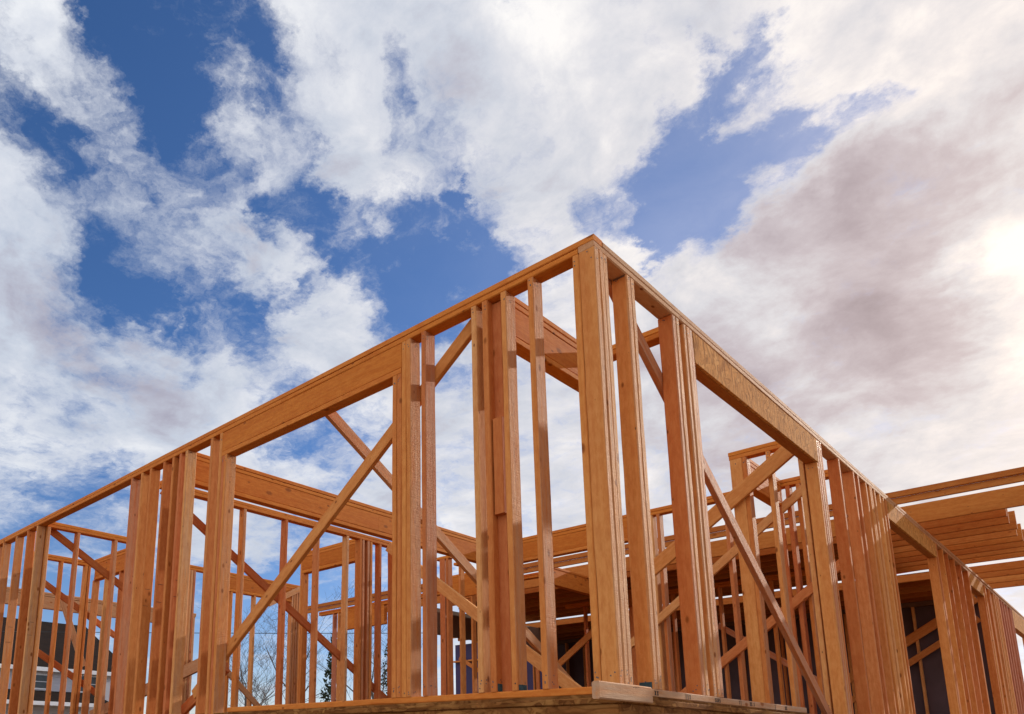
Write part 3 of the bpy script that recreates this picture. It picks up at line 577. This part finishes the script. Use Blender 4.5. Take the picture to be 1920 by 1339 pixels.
# F: header wall at y 3.3
wf = iwall('inner wall with a header meeting the open stud wall, its opening full of blue sky', (-5.8, 3.35, 0))
xwall_plates(wf, -6.62, -5.34, 3.3)
cut(wf, 'header', -6.58, -5.34, 3.303, 3.345, 2.205, P2 - 0.002, M_HEAD); cut(wf, 'header', -6.58, -5.34, 3.35, 3.393, 2.205, P2 - 0.002, M_HEAD)
cut(wf, 'header_plate', -6.58, -5.34, 3.3, 3.396, 2.16, 2.204, M_PLATE)
for xc in (-6.60, -6.555, -5.36): xstud(wf, xc, 3.3, z1=P2 if xc < -6.58 else 2.158)
# e: far wall x -8.4
we = iwall('far inner wall ending in a packed corner post, with header board and short diagonal', (-8.45, 3.7, 0))
ywall_plates(we, 2.55, 4.81, -8.4)
cut(we, 'header', -8.44, -8.403, 3.0, 4.55, 2.20, P2 - 0.002, M_HEAD); cut(we, 'header', -8.494, -8.455, 3.0, 4.55, 2.20, P2 - 0.002, M_HEAD)
cut(we, 'header_plate', -8.496, -8.40, 3.0, 4.55, 2.158, 2.199, M_PLATE)
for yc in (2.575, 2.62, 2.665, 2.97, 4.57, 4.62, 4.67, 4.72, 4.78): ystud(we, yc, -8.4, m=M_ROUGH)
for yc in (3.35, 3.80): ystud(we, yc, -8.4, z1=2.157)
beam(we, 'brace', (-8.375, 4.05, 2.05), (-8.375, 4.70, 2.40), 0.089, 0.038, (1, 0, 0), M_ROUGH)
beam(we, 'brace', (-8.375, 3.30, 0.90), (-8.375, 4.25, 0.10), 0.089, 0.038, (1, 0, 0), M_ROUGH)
# f: perpendicular wall at x -7.6 off the left wall
wF = iwall('short open stud wall standing square to the left outer wall, seen through its left gap', (-7.65, 0.75, 0))
ywall_plates(wF, D + 0.004, 1.50, -7.6)
for yc in (D + 0.028, 0.497, 0.998, 1.41): ystud(wF, yc, -7.6, z0=-0.02, m=M_ROUGH)
beam(wF, 'brace', (-7.72, 0.14, 2.41), (-7.72, 1.55, 1.60), 0.089, 0.038, (1, 0, 0), M_STUD)
# c3: wall at x -9.3
wG = iwall('second open stud wall further back in the left gap, with a low diagonal across it', (-9.35, 1.2, 0))
ywall_plates(wG, 0.55, 1.62, -9.3)
for yc in (0.6, 0.99, 1.36, 1.41, 1.55): ystud(wG, yc, -9.3, z0=-0.02)
beam(wG, 'brace', (-9.42, 0.55, 2.20), (-9.42, 1.95, 1.40), 0.089, 0.038, (1, 0, 0), M_STUD)
beam(wG, 'brace', (-9.42, 0.55, 1.20), (-9.42, 1.75, 0.50), 0.089, 0.038, (1, 0, 0), M_STUD)
# g: header wall at y 1.41
wg = iwall('narrow header wall closing the left gap at the back, behind both open stud walls', (-8.6, 1.46, 0))
xwall_plates(wg, -9.18, -7.72, 1.41)
cut(wg, 'header', -9.13, -7.75, 1.413, 1.455, 2.20, P2 - 0.002, M_HEAD); cut(wg, 'header', -9.13, -7.75, 1.46, 1.503, 2.20, P2 - 0.002, M_HEAD)
cut(wg, 'header_plate', -9.13, -7.75, 1.41, 1.505, 2.15, 2.199, M_PLATE)
for xc in (-9.15, -8.75, -8.3, -7.77): xstud(wg, xc, 1.41, z1=2.149, z0=-0.02)
# far beam x -12.2
wh = iwall('farthest header beam on two end posts, pale boards against the sky on the left', (-12.25, 2.8, 0))
ywall_plates(wh, 0.8, 5.0, -12.2, m=M_WEATH)
cut(wh, 'header', -12.296, -12.203, 0.85, 4.95, 2.17, P2 - 0.002, M_WEATH)
for yc in (0.83, 4.96): ystud(wh, yc, -12.2, m=M_WEATH)

# D: header wall at y 4.82 with studs towards the right
wd = iwall('long inner wall parallel to the left outer wall, header left and open studs right', (-2.3, 4.87, 0))
xwall_plates(wd, -4.29, -D - 0.004, 4.82)
cut(wd, 'header', -4.29, -2.30, 4.823, 4.865, 2.185, P2 - 0.002, M_HEAD); cut(wd, 'header', -4.29, -2.30, 4.87, 4.913, 2.185, P2 - 0.002, M_HEAD)
cut(wd, 'header_plate', -4.29, -2.30, 4.82, 4.916, 2.145, 2.184, M_PLATE)
for xc in (-2.28, -2.075, -1.62, -1.23, -0.60, -0.14): xstud(wd, xc, 4.82)
for xc in (-1.99, -0.5): xstud(wd, xc, 4.82, m=M_ROUGH)
beam(wd, 'brace', (-2.42, 4.79, 0.90), (-0.30, 4.79, 2.41), 0.089, 0.038, (0, 1, 0), M_STUD)
beam(wd, 'brace', (-2.10, 4.79, 0.13), (-0.14, 4.79, 1.53), 0.089, 0.038, (0, 1, 0), M_STUD)
# E: raised-looking box wall at y 3.7
wE = iwall('small boxed wall under the big right header, its end post crossed by a wide diagonal', (-0.4, 3.75, 0))
xwall_plates(wE, -0.745, -D - 0.004, 3.7)
xstud(wE, -0.683, 3.7, t=0.110, m=M_STUD); xstud(wE, -0.607, 3.7, m=M_ROUGH); xstud(wE, -0.399, 3.7, m=M_ROUGH); xstud(wE, -0.14, 3.7)
beam(wE, 'brace', (-1.62, 3.676, 1.425), (-0.12, 3.676, 2.401), 0.135, 0.038, (0, 1, 0), M_STUD)
w3 = iwall('short header wall joining the small boxed wall to the long inner wall behind it', (-0.7, 4.3, 0))
ywall_plates(w3, 3.80, 4.816, -0.65)
cut(w3, 'header', -0.69, -0.653, 3.82, 4.78, 2.215, P2 - 0.002, M_HEAD); cut(w3, 'header', -0.744, -0.70, 3.82, 4.78, 2.215, P2 - 0.002, M_HEAD)
cut(w3, 'header_plate', -0.746, -0.651, 3.82, 4.78, 2.176, 2.214, M_PLATE)
ystud(w3, 4.79, -0.65)

# props leaning through the building
pr = beam(None, 'diagonal_prop', (-2.34, 0.12, 2.24), (-2.34, 3.98, 0.03), 0.038, 0.092, (0, 0.5, 0.87), M_ROUGH)
tag(pr, 'long diagonal prop crossing behind the left wall brace in an X', 'prop')
pr = beam(None, 'diagonal_prop', (-4.26, 2.72, 2.02), (-1.55, 2.72, 0.0), 0.115, 0.038, (0, 1, 0), M_STUD)
tag(pr, 'wide orange prop falling from the long inner beam, its top edge catching the sun', 'prop')
pr = beam(None, 'diagonal_prop', (-4.40, D + 0.08, -0.03), (-3.60, D + 0.08, 0.385), 0.089, 0.038, (0, 1, 0), M_STUD)
tag(pr, 'short low prop rising to the right behind the packed studs left of the wide opening', 'prop')
pr = beam(None, 'diagonal_prop', (-9.6, 1.75, 0.18), (-6.0, 1.75, 0.86), 0.16, 0.038, (0, 1, 0), M_WEATH)
tag(pr, 'almost level wide prop low in the left gap, in front of the neighbouring house', 'prop')
pr = beam(None, 'diagonal_prop', (-9.95, 1.30, 1.95), (-9.95, 1.72, 0.95), 0.089, 0.038, (1, 0, 0), M_WEATH)
tag(pr, 'steep sunlit prop in the left gap, against the dark roof of the neighbouring house', 'prop')

# ------------------------------------------------------------------ middle distance: beam K, plates and joists
wk = iwall('solid inner beam on a post, carrying the ends of the ceiling joists in the middle', (-4.6, 7.5, 0))
cut(wk, 'header', -4.646, -4.55, 6.62, 9.2, 2.215, H - 0.001, M_HEAD)
cut(wk, 'top_plate', -4.65, -4.545, 6.62, 9.2, H - 0.0, H + 0.037, M_PLATE)
ystud(wk, 8.25, -4.56, z1=2.214); ystud(wk, 9.18, -4.56, z1=2.214); ystud(wk, 6.64, -4.56, z1=2.214)
wm = iwall('far wall of plates and packed studs seen low through the wide left opening', (-7.3, 6.7, 0))
cut(wm, 'header', -6.3, -4.9, 6.05, 6.09, 2.12, H, M_HEAD)
cut(wm, 'top_plate', -6.3, -4.9, 6.045, 6.14, H, H + 0.038, M_PLATE)
for xc in (-5.33, -5.05): xstud(wm, xc, 6.05, z1=2.118)
for xc in (-8.16, -4.82): xstud(wm, xc, 6.66)
for xc in (-9.75, -9.60, -8.9, -6.2): xstud(wm, xc, 6.66, m=M_PINK if xc < -9.7 else M_STUD)
cut(wm, 'top_plate', -10.2, -4.7, 6.66, 6.66 + D, P1, H, M_PLATE); cut(wm, 'top_plate', -10.2, -4.7, 6.662, 6.66 + D, P2, P1 - 0.001, M_PLATE)
cut(wm, 'header', -9.5, -8.3, 6.664, 6.75, 2.02, P2 - 0.001, M_HEAD)
ws = iwall('pair of end studs by the end of the long inner beam, under the crossing prop', (-5.15, 4.95, 0))
xstud(ws, -5.19, 4.74, m=M_ROUGH, t=0.10); xstud(ws, -5.10, 4.74); xstud(ws, -5.245, 5.19)
cut(ws, 'top_plate', -5.32, -5.05, 4.74, 4.836, P2, P1, M_PLATE)
cut(ws, 'top_plate', -5.32, -5.16, 5.15, 5.30, P2, P1, M_PLATE)

def joist(x0, x1, yc, h, z0=H + 0.001, t=0.040, m=None):
    return cut(None, 'ceiling_joist', x0, x1, yc - t / 2, yc + t / 2, z0, z0 + h, m or M_JOIST, warp=0.0004)
j = joist(-10.6, 2.1, 6.57, 0.068, z0=H + 0.075); tag(j, 'foremost pale ceiling beam crossing the sky at the right edge, above all the joists', 'joist')
j.parent = None
j2 = joist(-10.6, 2.1, 6.60, 0.072, z0=H + 0.002); tag(j2, 'beam tucked under the foremost pale ceiling beam, slightly set back', 'joist')
j = joist(-10.2, 2.3, 7.62, 0.235); tag(j, 'deep ceiling joist standing alone between the foremost beam and the close packed rows', 'joist')
for i, yc in enumerate((8.0, 8.39, 8.76, 9.15, 9.52, 9.89, 10.23)):
    j = joist(-7.9 if i % 2 else -8.0, 0.79 + random.uniform(-0.03, 0.04), yc, 0.235)
    tag(j, '%s of the seven close packed deep joists with sawn ends over the right wall' % ('first second third fourth fifth sixth last'.split()[i]), 'joist', 'close packed deep ceiling joists')
j = joist(-8.0, 1.9, 10.60, 0.235); tag(j, 'deep ceiling joist at the bright slit of sky, reaching past the row of sawn ends', 'joist')
for i, yc in enumerate((11.48, 11.97, 12.55, 13.10)):
    j = joist(-10.9, 2.2 if yc < 13 else 2.0, yc, 0.118)
    tag(j, '%s shallow ceiling joist beyond the bright slit of sky' % ('first second third fourth'.split()[i]), 'joist', 'shallow ceiling joists beyond the slit')
cb = beam(None, 'red_cord', (-0.5, 10.75, H + 0.04), (-1.1, 10.76, H + 0.02), 0.02, 0.012, (0, 1, 0), M_RED); tag(cb, 'short red cord hanging in the bright slit between the ceiling joists', 'cord')

rs = thing('roof_sheathing', 'panels laid over the joists, shading the room under them', 'roof panels', (-4, 10, H + 0.24))
for (a, b) in ((-8.0, -5.6), (-5.597, -3.16), (-3.157, -0.75)):
    block('panel', rs, a, b, 7.99, 10.62, H + 0.238, H + 0.250, M_OSBD, 0.001)
rs = thing('roof_sheathing', 'lower panels over the shallow joists beyond the bright slit of sky', 'roof panels', (-4, 12, H + 0.13))
for (a, b) in ((-10.9, -8.4), (-8.397, -5.96), (-5.957, -3.52), (-3.517, -0.4)):
    block('panel', rs, a, b, 11.46, 13.70, H + 0.121, H + 0.133, M_OSBD, 0.001)

cut(rs, 'rim_board', -10.9, -0.11, 13.60, 13.64, H + 0.001, H + 0.119, M_JOIST)
# back walls (dark wrapped sheathing) and their studs
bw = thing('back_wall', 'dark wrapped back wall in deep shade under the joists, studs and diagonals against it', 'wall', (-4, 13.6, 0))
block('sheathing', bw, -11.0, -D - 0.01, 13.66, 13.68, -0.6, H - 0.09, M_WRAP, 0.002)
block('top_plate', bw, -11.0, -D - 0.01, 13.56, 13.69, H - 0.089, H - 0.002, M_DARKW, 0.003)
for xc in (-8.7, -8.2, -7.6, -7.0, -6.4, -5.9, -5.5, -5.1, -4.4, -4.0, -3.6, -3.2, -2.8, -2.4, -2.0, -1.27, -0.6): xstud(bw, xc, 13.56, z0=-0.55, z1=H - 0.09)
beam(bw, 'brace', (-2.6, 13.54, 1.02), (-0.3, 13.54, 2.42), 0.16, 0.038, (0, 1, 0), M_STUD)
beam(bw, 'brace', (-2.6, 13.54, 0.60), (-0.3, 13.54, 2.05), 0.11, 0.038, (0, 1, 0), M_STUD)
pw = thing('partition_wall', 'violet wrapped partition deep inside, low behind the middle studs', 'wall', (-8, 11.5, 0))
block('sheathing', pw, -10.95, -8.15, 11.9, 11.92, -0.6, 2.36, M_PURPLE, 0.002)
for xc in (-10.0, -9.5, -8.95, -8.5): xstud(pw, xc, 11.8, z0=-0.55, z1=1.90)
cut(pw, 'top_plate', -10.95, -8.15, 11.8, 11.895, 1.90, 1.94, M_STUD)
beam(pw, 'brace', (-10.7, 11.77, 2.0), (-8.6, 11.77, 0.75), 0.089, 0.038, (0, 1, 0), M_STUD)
ip = thing('stud_wall', 'open interior wall in the shade under the joists, crossed by two rising diagonals', 'framed wall', (-3, 9.3, 0))
xwall_plates(ip, -6.0, -1.4, 9.25, z=2.44)
for xc in (-5.6, -5.2, -4.3, -3.9, -3.5, -3.1, -2.3, -1.9): xstud(ip, xc, 9.25, z1=2.36)
beam(ip, 'brace', (-6.3, 9.22, 1.22), (-4.7, 9.22, 2.36), 0.12, 0.038, (0, 1, 0), M_STUD)
beam(ip, 'brace', (-3.9, 9.22, 0.55), (-1.4, 9.22, 2.30), 0.089, 0.038, (0, 1, 0), M_STUD)
beam(ip, 'brace', (-3.2, 9.36, 1.75), (-1.5, 9.36, 0.55), 0.089, 0.038, (0, 1, 0), M_ROUGH)
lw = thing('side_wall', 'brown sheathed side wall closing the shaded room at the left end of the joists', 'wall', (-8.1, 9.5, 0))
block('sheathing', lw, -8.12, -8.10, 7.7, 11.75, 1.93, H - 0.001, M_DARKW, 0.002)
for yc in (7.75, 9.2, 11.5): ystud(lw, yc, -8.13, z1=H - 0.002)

# post and cable at the far right
ps = cut(None, 'porch_post', 0.90, 1.03, 10.4, 10.53, -1.94, H - 0.0, M_HEAD); tag(ps, 'brown post at the right edge under the ceiling joists', 'post')

# ------------------------------------------------------------------ neighbouring house, behind the left gap
def gable(bm, pts, x0, x1): pass
hs = thing('house', 'white sided house with a dark shingled roof seen through the left stud gap', 'house', (-50, 10, -1.94))
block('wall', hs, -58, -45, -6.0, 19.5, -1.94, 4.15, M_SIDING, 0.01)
bm = bmesh.new()
v = [bm.verts.new(k) for k in ((-44.5, -6.6, 4.22), (-44.5, 20.0, 4.30), (-58.5, 20.0, 4.30), (-58.5, -6.6, 4.22), (-51.5, -3.0, 7.95), (-51.5, 19.6, 8.10))]
for f in ((0, 1, 5, 4), (1, 2, 5), (2, 3, 4, 5), (3, 0, 4), (3, 2, 1, 0)): bm.faces.new([v[i] for i in f])
mesh_obj('roof', bm, M_SHING, hs)
block('fascia', hs, -44.66, -44.48, -6.6, 20.0, 4.06, 4.30, M_TRIM, 0.01)
bm = bmesh.new()
v = [bm.verts.new(k) for k in ((-44.99, -2.0, 2.95), (-44.99, 17.6, 2.95), (-43.0, 18.2, 2.22), (-43.0, 8.8 + 5.2, 2.22), (-43.0, -2.6, 2.22),
                               (-44.99, -2.0, 2.10), (-44.99, 17.6, 2.10), (-43.0, 18.2, 2.10), (-43.0, -2.6, 2.10))]
for f in ((0, 1, 2, 3, 4), (5, 8, 7, 6), (4, 3, 2, 7, 8), (1, 6, 7, 2), (0, 4, 8, 5)): bm.faces.new([v[i] for i in f])
mesh_obj('porch_roof', bm, M_SHING, hs)
block('porch_fascia', hs, -43.02, -42.9, -2.6, 18.2, 2.0, 2.22, M_TRIM, 0.01)
for (ya, yb, za, zb) in ((13.0, 15.0, 3.1, 3.85), (16.6, 18.2, 3.05, 3.95), (8.5, 10.5, 3.1, 3.85), (13.2, 15.2, -0.6, 1.2), (9.0, 11.0, -0.6, 1.2)):
    wf_ = block('window', hs, -45.04, -44.94, ya - 0.1, yb + 0.1, za - 0.1, zb + 0.1, M_TRIM, 0.01)
    for (p, q) in ((ya, (ya + yb) / 2 - 0.03), ((ya + yb) / 2 + 0.03, yb)):
        for (r_, s_) in ((za, (za + zb) / 2 - 0.02), ((za + zb) / 2 + 0.02, zb)):
            pn = block('pane', None, -44.945, -44.93, p, q, r_, s_, M_GLASS, 0.0)
            pn.parent = wf_; pn.location = pn.location - hs.location - wf_.location

# ------------------------------------------------------------------ trees
def bare_tree(name, label, loc, h, seed, group=None):
    rn = random.Random(seed); e = thing(name, label, 'tree', loc, group)
    bmt = bmesh.new(); bmc = bmesh.new()
    def limb(bm, a, b, ra, rb, k=5):
        d = (b - a).normalized(); u = d.orthogonal().normalized(); w = d.cross(u)
        A = [bm.verts.new(a + (u * math.cos(i * 6.2832 / k) + w * math.sin(i * 6.2832 / k)) * ra) for i in range(k)]
        B = [bm.verts.new(b + (u * math.cos(i * 6.2832 / k) + w * math.sin(i * 6.2832 / k)) * rb) for i in range(k)]
        for i in range(k): bm.faces.new((A[i], A[(i + 1) % k], B[(i + 1) % k], B[i]))
        bm.faces.new(A[::-1]); bm.faces.new(B)
    def grow(p, d, L, r, lev):
        n = 3 if lev < 2 else 2
        for s in range(n):
            q = p + d * (L / n); d = (d + Vector((rn.uniform(-1, 1), rn.uniform(-1, 1), rn.uniform(-0.5, 0.7))) * 0.22).normalized()
            r2 = r * 0.82; limb(bmt if lev == 0 else bmc, p, q, r, r2, 6 if lev < 2 else 3)
            p, r = q, r2
            if lev < 5:
                for _ in range(rn.choice((1, 2, 2)) if lev else 2):
                    a = rn.uniform(0, 6.28); nd = (d * 0.75 + Vector((math.cos(a), math.sin(a), rn.uniform(-0.1, 0.6))) * rn.uniform(0.5, 0.9)).normalized()
                    grow(p, nd, L * rn.uniform(0.5, 0.72), max(0.006, r * 0.52), lev + 1)
    grow(Vector((0, 0, 0)), Vector((0, 0, 1)), h * 0.55, h * 0.016, 0)
    for n_, b_ in (('trunk', bmt), ('crown', bmc)):
        o = mesh_obj(n_, b_, M_BARK, e, loc)
    return e
def pine(label, loc, h, seed, group=None):
    rn = random.Random(seed); e = thing('pine_tree', label, 'tree', loc, group)
    bm = bmesh.new()
    bmesh.ops.create_cone(bm, cap_ends=True, segments=8, radius1=h * 0.018, radius2=h * 0.004, depth=h, matrix=Matrix.Translation((0, 0, h / 2)))
    mesh_obj('trunk', bm, M_BARK, e, loc)
    bm = bmesh.new()
    for i in range(2600):
        z = rn.uniform(0.12, 1.0) * h; rr = (1.02 - z / h) * h * 0.20 * rn.uniform(0.15, 1.0) + 0.05; a = rn.uniform(0, 6.28)
        if math.sin(z * 5 + math.cos(a * 3) * 2) < -0.55: continue
        c = Vector((math.cos(a) * rr, math.sin(a) * rr, z - rr * 0.35)); s = rn.uniform(0.08, 0.22)
        u = Vector((rn.uniform(-1, 1), rn.uniform(-1, 1), rn.uniform(-1, 1))).normalized(); w = u.orthogonal().normalized()
        bm.faces.new([bm.verts.new(c + k) for k in (u * s, w * s * 0.35, -u * s, -w * s * 0.35)])
    mesh_obj('crown', bm, M_LEAF, e, loc); return e
GZ = -1.94
bare_tree('bare_tree', 'leafless tree behind the left end of the floor plate, leftmost of the bare trees', (-35, 22.3, GZ), 8.6, 3)
bare_tree('bare_tree', 'leafless tree with fine twigs right of the first one, between packed studs', (-37, 26.3, GZ), 9.6, 8)
bare_tree('bare_tree', 'leafless tree glimpsed through the narrow slit near the middle of the left opening', (-36, 33.8, GZ), 10.6, 21)
bare_tree('bare_tree', 'leafless tree at the far right edge beyond the end of the right wall', (5.0, 60, GZ), 10.5, 5)
pine('dark evergreen behind the packed studs, left one of the pair', (-36, 29.6, GZ), 9.2, 2)
pine('dark evergreen in the slit beside the middle posts, right one of the pair', (-37, 36.2, GZ), 11.5, 4)

# ------------------------------------------------------------------ overhead cable
def cable(name, label, A, B, sag, r):
    A = Vector(A); B = Vector(B); bm = bmesh.new(); prev = None; n = 24
    for i in range(n + 1):
        s = i / n; c = A.lerp(B, s) - Vector((0, 0, sag * 4 * s * (1 - s)))
        ring = [bm.verts.new(c + Vector((0, math.cos(k * 2.094), math.sin(k * 2.094))) * r) for k in range(3)]
        if prev:
            for k in range(3): bm.faces.new((prev[k], prev[(k + 1) % 3], ring[(k + 1) % 3], ring[k]))
        prev = ring
    return tag(mesh_obj(name, bm, M_CABLE), label, 'cable')
cable('power_line', 'thin overhead power line running level behind the framing in front of the bare trees', (-40, 8, 5.3), (12, 62, 7.2), 0.6, 0.02)
